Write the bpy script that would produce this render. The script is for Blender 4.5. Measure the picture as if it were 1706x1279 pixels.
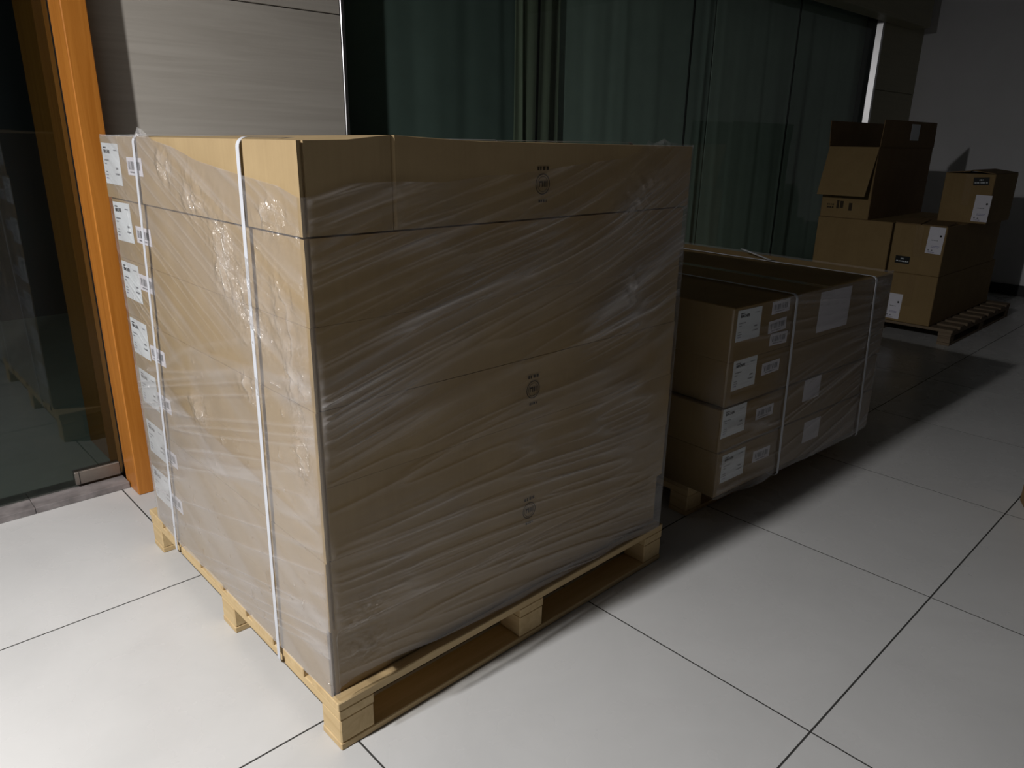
import bpy, bmesh, math, random
import numpy as np
from mathutils import Matrix, Vector

for _o in list(bpy.data.objects):
    bpy.data.objects.remove(_o)
scene = bpy.context.scene
COL = scene.collection
random.seed(7)

# ---------------------------------------------------------------- camera, world, light
cam_data = bpy.data.cameras.new('camera')
cam = bpy.data.objects.new('camera', cam_data)
COL.objects.link(cam)
YAW, PIT, ROL = 0.80993, -0.32274, 0.01693
fw = Vector((math.cos(YAW) * math.cos(PIT), math.sin(YAW) * math.cos(PIT), math.sin(PIT)))
rt = fw.cross(Vector((0, 0, 1))).normalized()
up = rt.cross(fw)
r2 = rt * math.cos(ROL) + up * math.sin(ROL)
u2 = -rt * math.sin(ROL) + up * math.cos(ROL)
cm = Matrix((r2, u2, -fw)).transposed().to_4x4()
cm.translation = Vector((-0.6314, -1.1987, 1.3158))
cam.matrix_world = cm
cam_data.sensor_fit = 'HORIZONTAL'
cam_data.sensor_width = 36.0
cam_data.lens = 36.0 * 1221.3 / 1706.0
cam_data.clip_start = 0.02
scene.camera = cam

world = bpy.data.worlds.new('world')
scene.world = world
world.use_nodes = True
bg = world.node_tree.nodes['Background']
bg.inputs[0].default_value = (1.0, 0.93, 0.85, 1)
bg.inputs[1].default_value = 0.0006

lamp_data = bpy.data.lights.new('ceiling_lamp', 'AREA')   # round down-light in the ceiling, left of the camera
lamp_data.shape = 'DISK'
lamp_data.size = 0.11
lamp_data.energy = 122
lamp_data.color = (1.0, 0.975, 0.95)
lamp = bpy.data.objects.new('ceiling_lamp', lamp_data)
lamp.location = (-1.92, 0.115, 2.5)
COL.objects.link(lamp)
glow_data = bpy.data.lights.new('added_spill', 'POINT')         # added point light under the lamp, brightens walls and curtains sideways
glow_data.energy = 38
glow_data.shadow_soft_size = 0.045
glow_data.color = (1.0, 0.985, 0.97)
glow = bpy.data.objects.new('added_spill', glow_data)
glow.location = (-1.92, 0.115, 2.43)
COL.objects.link(glow)

vs = scene.view_settings
scene.display_settings.display_device = 'sRGB'
vs.view_transform = 'Standard'
vs.look = 'None'
vs.exposure = 0.0
vs.gamma = 1.0
vs.use_curve_mapping = False


# ---------------------------------------------------------------- helpers
def srgb(r, g, b):
    f = lambda c: (c / 12.92) if c <= 0.04045 else ((c + 0.055) / 1.055) ** 2.4
    return (f(r / 255), f(g / 255), f(b / 255), 1)


class NT:
    def __init__(self, name):
        self.m = bpy.data.materials.new(name)
        self.m.use_nodes = True
        self.t = self.m.node_tree
        self.b = self.t.nodes['Principled BSDF']
        self.out = self.t.nodes['Material Output']

    def n(self, kind, **kw):
        nd = self.t.nodes.new(kind)
        for k, v in kw.items():
            if k.startswith('i_'):
                key = k[2:]
                key = int(key) if key.isdigit() else key.replace('_', ' ')
                nd.inputs[key].default_value = v
            else:
                setattr(nd, k, v)
        return nd

    def l(self, a, b):
        self.t.links.new(a, b)


def plain(name, col, rough=0.6, spec=0.4, metal=0.0, var=0.0, scale=20.0, bump=0.0):
    k = NT(name)
    k.b.inputs['Base Color'].default_value = col
    k.b.inputs['Roughness'].default_value = rough
    k.b.inputs['Specular IOR Level'].default_value = spec
    k.b.inputs['Metallic'].default_value = metal
    if var > 0 or bump > 0:
        tc = k.n('ShaderNodeTexCoord')
        nz = k.n('ShaderNodeTexNoise', i_Scale=scale, i_Detail=5.0, i_Roughness=0.6)
        k.l(tc.outputs['Object'], nz.inputs['Vector'])
        if var > 0:
            mx = k.n('ShaderNodeMixRGB', blend_type='MULTIPLY', i_Fac=1.0)
            rp = k.n('ShaderNodeMapRange', i_1=0.25, i_2=0.75, i_3=1 - var, i_4=1 + var)
            k.l(nz.outputs['Fac'], rp.inputs[0])
            mx.inputs[1].default_value = col
            k.l(rp.outputs[0], mx.inputs[2])
            k.l(mx.outputs[0], k.b.inputs['Base Color'])
        if bump > 0:
            bp = k.n('ShaderNodeBump', i_Strength=bump, i_Distance=0.002)
            k.l(nz.outputs['Fac'], bp.inputs['Height'])
            k.l(bp.outputs[0], k.b.inputs['Normal'])
    return k.m


def wood(name, c1, c2, axis='z', rough=0.5, spec=0.35, scale=6.0, stretch=0.05, bump=0.15):
    k = NT(name)
    tc = k.n('ShaderNodeTexCoord')
    mp = k.n('ShaderNodeMapping')
    s = [1.0, 1.0, 1.0]
    s['xyz'.index(axis)] = stretch
    mp.inputs['Scale'].default_value = s
    k.l(tc.outputs['Object'], mp.inputs['Vector'])
    nz = k.n('ShaderNodeTexNoise', i_Scale=scale * 6, i_Detail=6.0, i_Roughness=0.65, i_Distortion=0.8)
    k.l(mp.outputs[0], nz.inputs['Vector'])
    rp = k.n('ShaderNodeValToRGB')
    rp.color_ramp.elements[0].position = 0.3
    rp.color_ramp.elements[0].color = c1
    rp.color_ramp.elements[1].position = 0.7
    rp.color_ramp.elements[1].color = c2
    k.l(nz.outputs['Fac'], rp.inputs[0])
    k.l(rp.outputs[0], k.b.inputs['Base Color'])
    k.b.inputs['Roughness'].default_value = rough
    k.b.inputs['Specular IOR Level'].default_value = spec
    if bump:
        bp = k.n('ShaderNodeBump', i_Strength=bump, i_Distance=0.001)
        k.l(nz.outputs['Fac'], bp.inputs['Height'])
        k.l(bp.outputs[0], k.b.inputs['Normal'])
    return k.m


def cardboard(name, col, dark=0.86):
    """Kraft board: soft blotches plus faint vertical flute lines."""
    k = NT(name)
    tc = k.n('ShaderNodeTexCoord')
    nz = k.n('ShaderNodeTexNoise', i_Scale=7.0, i_Detail=6.0, i_Roughness=0.6)
    k.l(tc.outputs['Object'], nz.inputs['Vector'])
    mp = k.n('ShaderNodeMapping')
    mp.inputs['Scale'].default_value = (130, 130, 3)
    k.l(tc.outputs['Object'], mp.inputs['Vector'])
    n2 = k.n('ShaderNodeTexNoise', i_Scale=1.0, i_Detail=2.0)
    k.l(mp.outputs[0], n2.inputs['Vector'])
    a = k.n('ShaderNodeMath', operation='MULTIPLY', i_1=0.35)
    k.l(n2.outputs['Fac'], a.inputs[0])
    b = k.n('ShaderNodeMath', operation='ADD')
    k.l(nz.outputs['Fac'], b.inputs[0])
    k.l(a.outputs[0], b.inputs[1])
    rp = k.n('ShaderNodeValToRGB')
    rp.color_ramp.elements[0].position = 0.35
    rp.color_ramp.elements[0].color = (col[0] * dark, col[1] * dark * 0.98, col[2] * dark * 0.95, 1)
    rp.color_ramp.elements[1].position = 0.9
    rp.color_ramp.elements[1].color = (col[0] * 1.05, col[1] * 1.05, col[2] * 1.04, 1)
    k.l(b.outputs[0], rp.inputs[0])
    k.l(rp.outputs[0], k.b.inputs['Base Color'])
    k.b.inputs['Roughness'].default_value = 0.75
    k.b.inputs['Specular IOR Level'].default_value = 0.2
    bp = k.n('ShaderNodeBump', i_Strength=0.12, i_Distance=0.001)
    k.l(n2.outputs['Fac'], bp.inputs['Height'])
    k.l(bp.outputs[0], k.b.inputs['Normal'])
    return k.m


def tile_mat():
    k = NT('polished_porcelain')
    tc = k.n('ShaderNodeTexCoord')
    oi = k.n('ShaderNodeObjectInfo')
    ad = k.n('ShaderNodeVectorMath', operation='ADD')
    sc = k.n('ShaderNodeMath', operation='MULTIPLY', i_1=37.0)
    k.l(oi.outputs['Random'], sc.inputs[0])
    k.l(tc.outputs['Object'], ad.inputs[0])
    k.l(sc.outputs[0], ad.inputs[1])
    nz = k.n('ShaderNodeTexNoise', i_Scale=2.2, i_Detail=7.0, i_Roughness=0.6, i_Distortion=0.5)
    k.l(ad.outputs[0], nz.inputs['Vector'])
    rp = k.n('ShaderNodeValToRGB')
    rp.color_ramp.elements[0].position = 0.3
    rp.color_ramp.elements[0].color = (0.56, 0.562, 0.562, 1)
    rp.color_ramp.elements[1].position = 0.72
    rp.color_ramp.elements[1].color = (0.63, 0.632, 0.632, 1)
    k.l(nz.outputs['Fac'], rp.inputs[0])
    k.l(rp.outputs[0], k.b.inputs['Base Color'])
    n3 = k.n('ShaderNodeTexNoise', i_Scale=5.0, i_Detail=4.0)
    k.l(ad.outputs[0], n3.inputs['Vector'])
    mr = k.n('ShaderNodeMapRange', i_1=0.3, i_2=0.7, i_3=0.22, i_4=0.34)
    k.l(n3.outputs['Fac'], mr.inputs[0])
    k.l(mr.outputs[0], k.b.inputs['Roughness'])
    k.b.inputs['Specular IOR Level'].default_value = 0.4
    return k.m


def front_fresnel(k, ior):
    """Fresnel of a sheet's near face only; its far face (seen from inside, unrefracted) reflects nothing."""
    fr = k.n('ShaderNodeFresnel', i_IOR=ior)
    ge = k.n('ShaderNodeNewGeometry')
    iv = k.n('ShaderNodeMath', operation='SUBTRACT', i_0=1.0)
    ml = k.n('ShaderNodeMath', operation='MULTIPLY')
    k.l(ge.outputs['Backfacing'], iv.inputs[1])
    k.l(fr.outputs[0], ml.inputs[0])
    k.l(iv.outputs[0], ml.inputs[1])
    return ml.outputs[0]


def glass_mat(name, tint, rough=0.02, refl=1.0):
    k = NT(name)
    tr = k.n('ShaderNodeBsdfTransparent')
    tr.inputs[0].default_value = tint
    gl = k.n('ShaderNodeBsdfGlossy')
    gl.inputs['Roughness'].default_value = rough
    gl.inputs['Color'].default_value = (refl, refl, refl, 1)
    fr = front_fresnel(k, 1.5)
    mx = k.n('ShaderNodeMixShader')
    k.l(fr, mx.inputs[0])
    k.l(tr.outputs[0], mx.inputs[1])
    k.l(gl.outputs[0], mx.inputs[2])
    k.l(mx.outputs[0], k.out.inputs[0])
    return k.m


def film_mat(name):
    """Stretch film: clear sheet whose milkiness (vertex attribute 'haze') grows with its layers and folds."""
    k = NT(name)
    at = k.n('ShaderNodeAttribute', attribute_name='haze')
    tr = k.n('ShaderNodeBsdfTransparent')
    tr.inputs[0].default_value = (0.955, 0.948, 0.935, 1)
    df = k.n('ShaderNodeBsdfDiffuse')
    df.inputs[0].default_value = (0.58, 0.555, 0.55, 1)
    m1 = k.n('ShaderNodeMixShader')
    k.l(at.outputs['Fac'], m1.inputs[0])
    k.l(tr.outputs[0], m1.inputs[1])
    k.l(df.outputs[0], m1.inputs[2])
    gl = k.n('ShaderNodeBsdfGlossy')
    gl.inputs['Roughness'].default_value = 0.20
    cr = k.n('ShaderNodeAttribute', attribute_name='crumple')
    tc = k.n('ShaderNodeTexCoord')
    nz = k.n('ShaderNodeTexNoise', i_Scale=75.0, i_Detail=3.0, i_Roughness=0.6)
    k.l(tc.outputs['Object'], nz.inputs['Vector'])
    bp = k.n('ShaderNodeBump', i_Distance=0.05)
    k.l(cr.outputs['Fac'], bp.inputs['Strength'])
    k.l(nz.outputs['Fac'], bp.inputs['Height'])
    k.l(bp.outputs[0], gl.inputs['Normal'])
    fr = front_fresnel(k, 1.5)
    m2 = k.n('ShaderNodeMixShader')
    k.l(fr, m2.inputs[0])
    k.l(m1.outputs[0], m2.inputs[1])
    k.l(gl.outputs[0], m2.inputs[2])
    k.l(m2.outputs[0], k.out.inputs[0])
    return k.m


def link(o, parent=None, kind=None):
    COL.objects.link(o)
    if parent is not None:
        o.parent = parent
    if kind:
        o['kind'] = kind
    return o


def mesh_obj(name, verts, faces, mat, parent=None, kind=None, smooth=False):
    me = bpy.data.meshes.new(name)
    me.from_pydata([tuple(v) for v in verts], [], faces)
    me.update()
    if smooth:
        for p in me.polygons:
            p.use_smooth = True
    if mat:
        me.materials.append(mat)
    return link(bpy.data.objects.new(name, me), parent, kind)


def bm_obj(name, bm, mat, parent=None, kind=None):
    bmesh.ops.recalc_face_normals(bm, faces=bm.faces[:])
    me = bpy.data.meshes.new(name)
    bm.to_mesh(me)
    bm.free()
    if mat:
        me.materials.append(mat)
    return link(bpy.data.objects.new(name, me), parent, kind)


def add_box(bm, lo, hi, bev=0.0):
    r = bmesh.ops.create_cube(bm, size=1.0)
    vs_ = r['verts']
    for v in vs_:
        v.co = Vector([lo[i] + (v.co[i] + 0.5) * (hi[i] - lo[i]) for i in range(3)])
    if bev > 0:
        ed = list({e for v in vs_ for e in v.link_edges})
        bmesh.ops.bevel(bm, geom=ed, offset=bev, segments=1, affect='EDGES', profile=0.5)


def box_obj(name, lo, hi, mat, parent=None, bev=0.002, kind=None):
    bm = bmesh.new()
    add_box(bm, lo, hi, bev)
    return bm_obj(name, bm, mat, parent, kind)


def thing(name, label, cat, loc=(0, 0, 0), rz=0.0, group=None):
    o = bpy.data.objects.new(name, None)
    o.empty_display_size = 0.1
    o.location = loc
    o.rotation_euler = (0, 0, rz)
    COL.objects.link(o)
    o['label'] = label
    o['category'] = cat
    if group:
        o['group'] = group
    return o


def prism(name, plan, z0, z1, mat, parent=None, bev=0.0015, ztops=None):
    """Upright prism over a plan polygon (counter-clockwise), optional height per corner."""
    bm = bmesh.new()
    n = len(plan)
    lo = [bm.verts.new((p[0], p[1], z0)) for p in plan]
    hi = [bm.verts.new((p[0], p[1], z1 if ztops is None else ztops[i])) for i, p in enumerate(plan)]
    bm.faces.new(lo[::-1])
    bm.faces.new(hi)
    for i in range(n):
        j = (i + 1) % n
        bm.faces.new((lo[i], lo[j], hi[j], hi[i]))
    if bev:
        ed = [e for e in bm.edges if abs(e.verts[0].co.z - e.verts[1].co.z) < 0.03]
        bmesh.ops.bevel(bm, geom=ed, offset=bev, segments=1, affect='EDGES')
    return bm_obj(name, bm, mat, parent)


# ---------------------------------------------------------------- materials
M_tile = tile_mat()
M_grout = plain('dark_grout', (0.05, 0.049, 0.047, 1), 0.9, 0.1)
M_panel = wood('grey_oak_laminate', (0.50, 0.465, 0.415, 1), (0.61, 0.575, 0.52, 1), 'x', 0.45, 0.35, 5.0, 0.04, 0.05)
M_panel2 = wood('grey_oak_laminate_shaded', (0.34, 0.32, 0.22, 1), (0.40, 0.375, 0.255, 1), 'x', 0.5, 0.3, 5.0, 0.04, 0.05)  # the grey laminate again, with the far end's shade put into its colour
M_orange = wood('orange_oak_veneer', (0.40, 0.135, 0.016, 1), (0.56, 0.215, 0.036, 1), 'z', 0.4, 0.35, 7.0, 0.035, 0.08)
M_plaster = plain('white_plaster', (0.84, 0.84, 0.87, 1), 0.85, 0.2, var=0.03, scale=4)
M_ceil = plain('grey_ceiling_paint', (0.16, 0.16, 0.165, 1), 0.9, 0.1)
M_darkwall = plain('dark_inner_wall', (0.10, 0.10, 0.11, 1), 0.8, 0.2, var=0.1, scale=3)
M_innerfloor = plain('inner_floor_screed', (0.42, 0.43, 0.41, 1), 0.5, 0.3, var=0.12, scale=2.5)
M_stone = plain('grey_marble', (0.23, 0.21, 0.21, 1), 0.35, 0.4, var=0.45, scale=14)
M_steel = plain('brushed_steel', (0.36, 0.33, 0.30, 1), 0.5, 0.5, metal=1.0, var=0.05, scale=60)
M_alu = plain('aluminium_frame', (0.88, 0.88, 0.90, 1), 0.36, 0.5, metal=1.0)
M_black = plain('black_seal', (0.012, 0.012, 0.012, 1), 0.6, 0.3)
M_glass = glass_mat('dark_window_glass', (0.84, 0.90, 0.87, 1), 0.015, 0.95)
M_doorglass = glass_mat('door_glass', (0.52, 0.57, 0.55, 1), 0.02, 0.95)
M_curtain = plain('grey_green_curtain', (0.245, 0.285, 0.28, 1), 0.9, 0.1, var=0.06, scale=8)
M_curtain_b = plain('curtain_light_lifted', (0.66, 0.73, 0.70, 1), 0.9, 0.1, var=0.06, scale=8)  # same cloth, colour lightened in place of light missing further along
M_curtain_c = plain('curtain_light_lifted_more', (0.76, 0.82, 0.78, 1), 0.9, 0.1, var=0.06, scale=8)  # lightened further, in place of the light missing at the far end
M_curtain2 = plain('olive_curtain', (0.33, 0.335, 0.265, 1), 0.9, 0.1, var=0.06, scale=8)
M_skirt = plain('dark_baseboard', (0.05, 0.048, 0.05, 1), 0.5, 0.3)
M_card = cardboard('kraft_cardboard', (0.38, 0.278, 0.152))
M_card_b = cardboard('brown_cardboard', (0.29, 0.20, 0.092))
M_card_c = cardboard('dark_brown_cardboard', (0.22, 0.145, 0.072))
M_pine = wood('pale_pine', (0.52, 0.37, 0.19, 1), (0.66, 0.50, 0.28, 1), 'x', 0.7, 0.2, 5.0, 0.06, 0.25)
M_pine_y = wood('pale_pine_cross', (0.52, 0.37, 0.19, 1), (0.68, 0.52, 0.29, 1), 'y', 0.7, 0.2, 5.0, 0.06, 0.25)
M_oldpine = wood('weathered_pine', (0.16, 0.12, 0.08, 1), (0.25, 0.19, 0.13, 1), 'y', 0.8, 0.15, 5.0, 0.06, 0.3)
M_film = film_mat('stretch_film')
M_strap = plain('white_strapping', (0.60, 0.62, 0.67, 1), 0.35, 0.4)
M_paper = plain('white_label_paper', (0.78, 0.83, 0.88, 1), 0.55, 0.3, var=0.03, scale=30)
M_paper2 = plain('lilac_white_paper', (0.78, 0.77, 0.85, 1), 0.55, 0.3, var=0.03, scale=30)
M_ink = plain('black_ink', (0.012, 0.012, 0.014, 1), 0.6, 0.2)
M_ink2 = plain('grey_ink', (0.22, 0.23, 0.26, 1), 0.7, 0.2)
M_inkb = plain('stamp_ink', (0.06, 0.045, 0.03, 1), 0.8, 0.1)
M_inkv = plain('violet_ink', (0.28, 0.27, 0.45, 1), 0.7, 0.2)
M_blackpaper = plain('black_sticker', (0.010, 0.011, 0.011, 1), 0.5, 0.3)
M_tape = plain('glossy_brown_tape', (0.28, 0.19, 0.088, 1), 0.10, 0.6, bump=0.5, scale=45)

# ---------------------------------------------------------------- setting: floor of tiles
TX, TY, TS = 0.8437, -0.6909, 0.8
XW = 7.45          # right wall
YW = 1.70          # face of the back wall
floor = box_obj('floor', (-3.6, -3.6, -0.06), (XW + 0.1, 5.2, -0.0004), M_grout, None, 0, 'structure')
tile_mesh = None
for i in range(-5, 9):
    for j in range(-3, 3):
        x0 = TX + i * TS
        y0 = TY + j * TS
        x1 = min(x0 + TS, XW)
        if x1 - x0 < 0.05:
            continue
        gx, gy = 0.0024, 0.0024
        if x1 - x0 > TS - 1e-6:
            if tile_mesh is None:
                t = box_obj('tile', (gx, gy, -0.012), (TS - gx, TS - gy, 0.0), M_tile, floor, 0)
                tile_mesh = t.data
            else:
                t = link(bpy.data.objects.new('tile', tile_mesh), floor)
        else:
            t = box_obj('tile', (gx, gy, -0.012), (x1 - x0, TS - gy, 0.0), M_tile, floor, 0)
        t.location = (x0, y0, 0)
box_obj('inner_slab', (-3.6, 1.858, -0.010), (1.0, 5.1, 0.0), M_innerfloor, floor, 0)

# back wall: masonry behind, laminate panels on it, opening for the window wall
WX0, WX1 = 1.145, 6.465
wall_back = bpy.data.objects.new('wall_back', None)
link(wall_back, None, 'structure')
bm = bmesh.new()
add_box(bm, (0.20, YW + 0.02, 0), (WX0 - 0.01, YW + 0.16, 3.0))
add_box(bm, (WX1 + 0.06, YW + 0.02, 0), (XW + 0.1, YW + 0.16, 3.0))
add_box(bm, (WX0 - 0.01, YW + 0.04, 2.62), (WX1 + 0.06, YW + 0.16, 3.0))
bm_obj('masonry', bm, M_darkwall, wall_back)
for (xa, xb, mt) in ((0.152, WX0 - 0.022, M_panel), (WX1 + 0.052, XW - 0.002, M_panel2)):
    for za, zb in ((0.0, 0.590), (0.594, 1.185), (1.189, 1.781), (1.785, 2.38), (2.384, 3.0)):
        box_obj('wall_panel', (xa, YW, za), (xb, YW + 0.02, zb), mt, wall_back, 0.0015)
# metal trims either side of the window wall
box_obj('trim_1', (WX0 - 0.020, YW - 0.004, 0), (WX0 - 0.002, YW + 0.05, 3.0), M_alu, None, 0.002, 'structure')
tb = prism('trim_2', [(WX1, YW + 0.044), (WX1 + 0.013, YW - 0.002), (WX1 + 0.05, YW - 0.002), (WX1 + 0.05, YW + 0.044)], 0, 2.60, M_alu, None, 0)
tb['kind'] = 'structure'
# header box above the window wall
hd = bpy.data.objects.new('trim_3', None)
link(hd, None, 'structure')
box_obj('header_face', (1.20, YW - 0.16, 2.325), (7.12, YW - 0.14, 2.95), M_panel2, hd, 0.003)
box_obj('header_underside', (1.20, YW - 0.139, 2.325), (7.12, YW - 0.002, 2.345), M_panel2, hd, 0.003)
box_obj('header_end', (7.10, YW - 0.139, 2.346), (7.12, YW - 0.002, 2.95), M_panel2, hd, 0.003)

# window wall: four glass panes with black joints, curtains behind
for i in range(4):
    w = bpy.data.objects.new('window_%d' % (i + 1), None)
    xa, PW = (WX0, 2.325 - WX0) if i == 0 else (2.325 + (i - 1) * 1.38, 1.38)
    w.location = (xa, YW + 0.045, 0)
    link(w, None, 'structure')
    box_obj('glass_pane', (0.004, 0, 0.06), (PW - 0.004, 0.010, 2.60), M_glass, w, 0.001)
    box_obj('sill_channel', (0.0, -0.012, 0.0), (PW, 0.022, 0.06), M_steel, w, 0.003)
    if i:
        box_obj('joint_seal', (-0.004, 0.0, 0.06), (0.004, 0.011, 2.60), M_black, w, 0.0)

# right wall
wall_right = box_obj('wall_right', (XW, -3.6, 0), (XW + 0.12, YW + 0.16, 3.0), M_plaster, None, 0, 'structure')
box_obj('baseboard_right', (XW - 0.014, -3.6, 0), (XW - 0.0005, YW - 0.002, 0.10), M_skirt, None, 0.003, 'structure')
ceiling = box_obj('ceiling', (-3.6, -3.6, 3.0), (XW + 0.12, 5.2, 3.08), M_ceil, None, 0, 'structure')
# rooms behind the glass
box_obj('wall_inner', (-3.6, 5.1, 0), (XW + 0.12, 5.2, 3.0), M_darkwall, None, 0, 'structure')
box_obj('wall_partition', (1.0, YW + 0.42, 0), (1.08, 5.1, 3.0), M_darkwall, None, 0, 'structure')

# glass door on the left with its orange jamb and stone threshold
door = bpy.data.objects.new('door_1', None)
link(door, None, 'structure')
box_obj('glass_leaf', (-1.10, 1.776, 0.032), (0.066, 1.788, 2.45), M_doorglass, door, 0.001)
pf = box_obj('patch_fitting', (-0.092, 1.764, 0.036), (0.067, 1.800, 0.088), M_steel, door, 0.003)
box_obj('patch_seam', (-0.078, 1.7625, 0.036), (-0.076, 1.7645, 0.088), M_black, pf, 0.0)
jamb = bpy.data.objects.new('trim_4', None)
link(jamb, None, 'structure')
box_obj('jamb_post', (0.076, 1.600, 0.0), (0.152, 1.742, 3.0), M_orange, jamb, 0.003)
box_obj('jamb_stop', (0.085, 1.743, 0.0), (0.152, 1.800, 3.0), M_black, jamb, 0.002)
box_obj('jamb_lining', (0.092, 1.801, 0.0), (0.160, 2.30, 3.0), M_orange, jamb, 0.003)
th = bpy.data.objects.new('trim_5', None)
link(th, None, 'structure')
xs = [-1.5, -0.92, -0.245, 0.074]
for a, b in zip(xs[:-1], xs[1:]):
    box_obj('stone_slab', (a + 0.0006, 1.692, 0.0), (b - 0.0006, 1.856, 0.024), M_stone, th, 0.0015)


# curtains: pleated cloth behind the window wall
def curtain(x0, x1, y, mat, label, nf, amp, seed):
    rng = np.random.RandomState(seed)
    n = int((x1 - x0) / 0.008)
    xs_ = np.linspace(x0, x1, n)
    ph = np.cumsum(np.ones(n) * (2 * np.pi * nf / n) * (1 + 0.5 * np.interp(np.linspace(0, 1, n), np.linspace(0, 1, 14), rng.uniform(-1, 1, 14))))
    am = amp * np.interp(np.linspace(0, 1, n), np.linspace(0, 1, 18), rng.uniform(0.35, 1.2, 18))
    zs_ = np.array([0.03, 0.5, 1.0, 1.5, 2.0, 2.58])
    verts, faces = [], []
    for k, z in enumerate(zs_):
        f = 0.75 + 0.25 * (1 - z / 2.6)
        dx = 0.02 * np.sin(ph * 0.37 + z)
        yy = y + am * f * np.sin(ph + 0.25 * z) + 0.3 * am * np.sin(2.3 * ph + z)
        for a, b in zip(xs_ + dx, yy):
            verts.append((a, b, z))
    for k in range(len(zs_) - 1):
        for i in range(n - 1):
            a = k * n + i
            faces.append((a, a + 1, a + 1 + n, a + n))
    o = mesh_obj('curtain', verts, faces, mat, None, None, True)
    md = o.modifiers.new('cloth', 'SOLIDIFY')
    md.thickness = 0.003
    o['label'] = label
    o['category'] = 'curtain'
    return o


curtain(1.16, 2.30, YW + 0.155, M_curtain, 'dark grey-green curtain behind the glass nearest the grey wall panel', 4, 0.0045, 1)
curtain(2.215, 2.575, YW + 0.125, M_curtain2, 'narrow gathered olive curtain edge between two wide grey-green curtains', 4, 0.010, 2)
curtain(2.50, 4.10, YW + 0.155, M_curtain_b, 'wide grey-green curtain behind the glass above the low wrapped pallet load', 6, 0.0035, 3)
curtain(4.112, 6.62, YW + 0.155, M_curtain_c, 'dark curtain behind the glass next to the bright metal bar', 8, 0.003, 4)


# ---------------------------------------------------------------- printing
def text_mesh(s, width, bold=True):
    c = bpy.data.curves.new('lettering', 'FONT')
    c.body = s
    c.size = 1.0
    c.offset = 0.025 if bold else 0.0
    c.resolution_u = 2
    o = bpy.data.objects.new('lettering', c)
    COL.objects.link(o)
    bpy.context.view_layer.update()
    dg = bpy.context.evaluated_depsgraph_get()
    me = bpy.data.meshes.new_from_object(o.evaluated_get(dg))
    bpy.data.objects.remove(o)
    vs_ = np.array([v.co[:2] for v in me.vertices])
    fs = [tuple(p.vertices) for p in me.polygons]
    vs_ -= vs_.min(0)
    vs_ *= width / vs_[:, 0].max()
    return vs_, fs


WORD_V, WORD_F = text_mesh('BIRCHER', 0.052)


def flat_mesh(name, polys, mats):
    """polys: list of (verts2d, faces, mat index); a thin print layer in the x-y plane."""
    V, F, MI = [], [], []
    for v2, fs, mi in polys:
        b = len(V)
        V += [(p[0], p[1], 0.0) for p in v2]
        for f in fs:
            F.append(tuple(b + i for i in f))
            MI.append(mi)
    me = bpy.data.meshes.new(name)
    me.from_pydata(V, [], F)
    for m in mats:
        me.materials.append(m)
    for p, mi in zip(me.polygons, MI):
        p.material_index = mi
    me.update()
    return me


def rect(x0, y0, x1, y1, mi=0):
    return ([(x0, y0), (x1, y0), (x1, y1), (x0, y1)], [(0, 1, 2, 3)], mi)


def ring(cx, cy, r, w, mi=0, n=28, sx=1.0):
    v = []
    for k in range(n):
        a = 2 * math.pi * k / n
        v.append((cx + sx * r * math.cos(a), cy + r * math.sin(a)))
        v.append((cx + sx * (r - w) * math.cos(a), cy + (r - w) * math.sin(a)))
    return (v, [(2 * k, 2 * ((k + 1) % n), 2 * ((k + 1) % n) + 1, 2 * k + 1) for k in range(n)], mi)


def disc(cx, cy, r, mi=0, n=16):
    return ([(cx + r * math.cos(2 * math.pi * k / n), cy + r * math.sin(2 * math.pi * k / n)) for k in range(n)], [tuple(range(n))], mi)


rp_ = random.Random(3)


def scribble(x0, y, w, h, mi, seed):
    """an unreadable line of small type: short dashes of uneven length"""
    r = random.Random(seed)
    out = []
    x = x0
    while x < x0 + w:
        d = r.uniform(0.4, 1.3) * h
        out.append(rect(x, y, min(x + d, x0 + w), y + h, mi))
        x += d + h * r.uniform(0.25, 0.6)
    return out


# origin of every label mesh: lower left corner
LW, LH = 0.140, 0.106
pl = [([(p[0] + 0.016, p[1] + 0.080) for p in WORD_V], WORD_F, 0)]
pl += scribble(0.014, 0.0925, 0.024, 0.0036, 0, 1)
pl += scribble(0.012, 0.060, 0.038, 0.0036, 1, 2)
pl += scribble(0.012, 0.051, 0.016, 0.0032, 1, 3)
pl += scribble(0.010, 0.030, 0.020, 0.0028, 1, 4)
pl += scribble(0.010, 0.022, 0.022, 0.0028, 1, 5)
pl += scribble(0.010, 0.013, 0.018, 0.0036, 2, 6)
pl += scribble(0.102, 0.040, 0.020, 0.0055, 1, 7)
pl += scribble(0.094, 0.026, 0.032, 0.0045, 1, 8)
pl += scribble(0.100, 0.088, 0.026, 0.0030, 1, 9)
PRINT_LABEL = flat_mesh('label_print', pl, [M_ink, M_ink2, M_inkv])
SW, SH = 0.112, 0.044
ps = []
x = 0.008
while x < 0.098:
    w = rp_.choice((0.0012, 0.002, 0.0032))
    ps.append(rect(x, 0.014, x + w, 0.034, 0))
    x += w + rp_.choice((0.0014, 0.0024, 0.005))
ps += scribble(0.020, 0.006, 0.06, 0.0035, 0, 11)
PRINT_BAR = flat_mesh('barcode_print', ps, [M_ink2])
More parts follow.
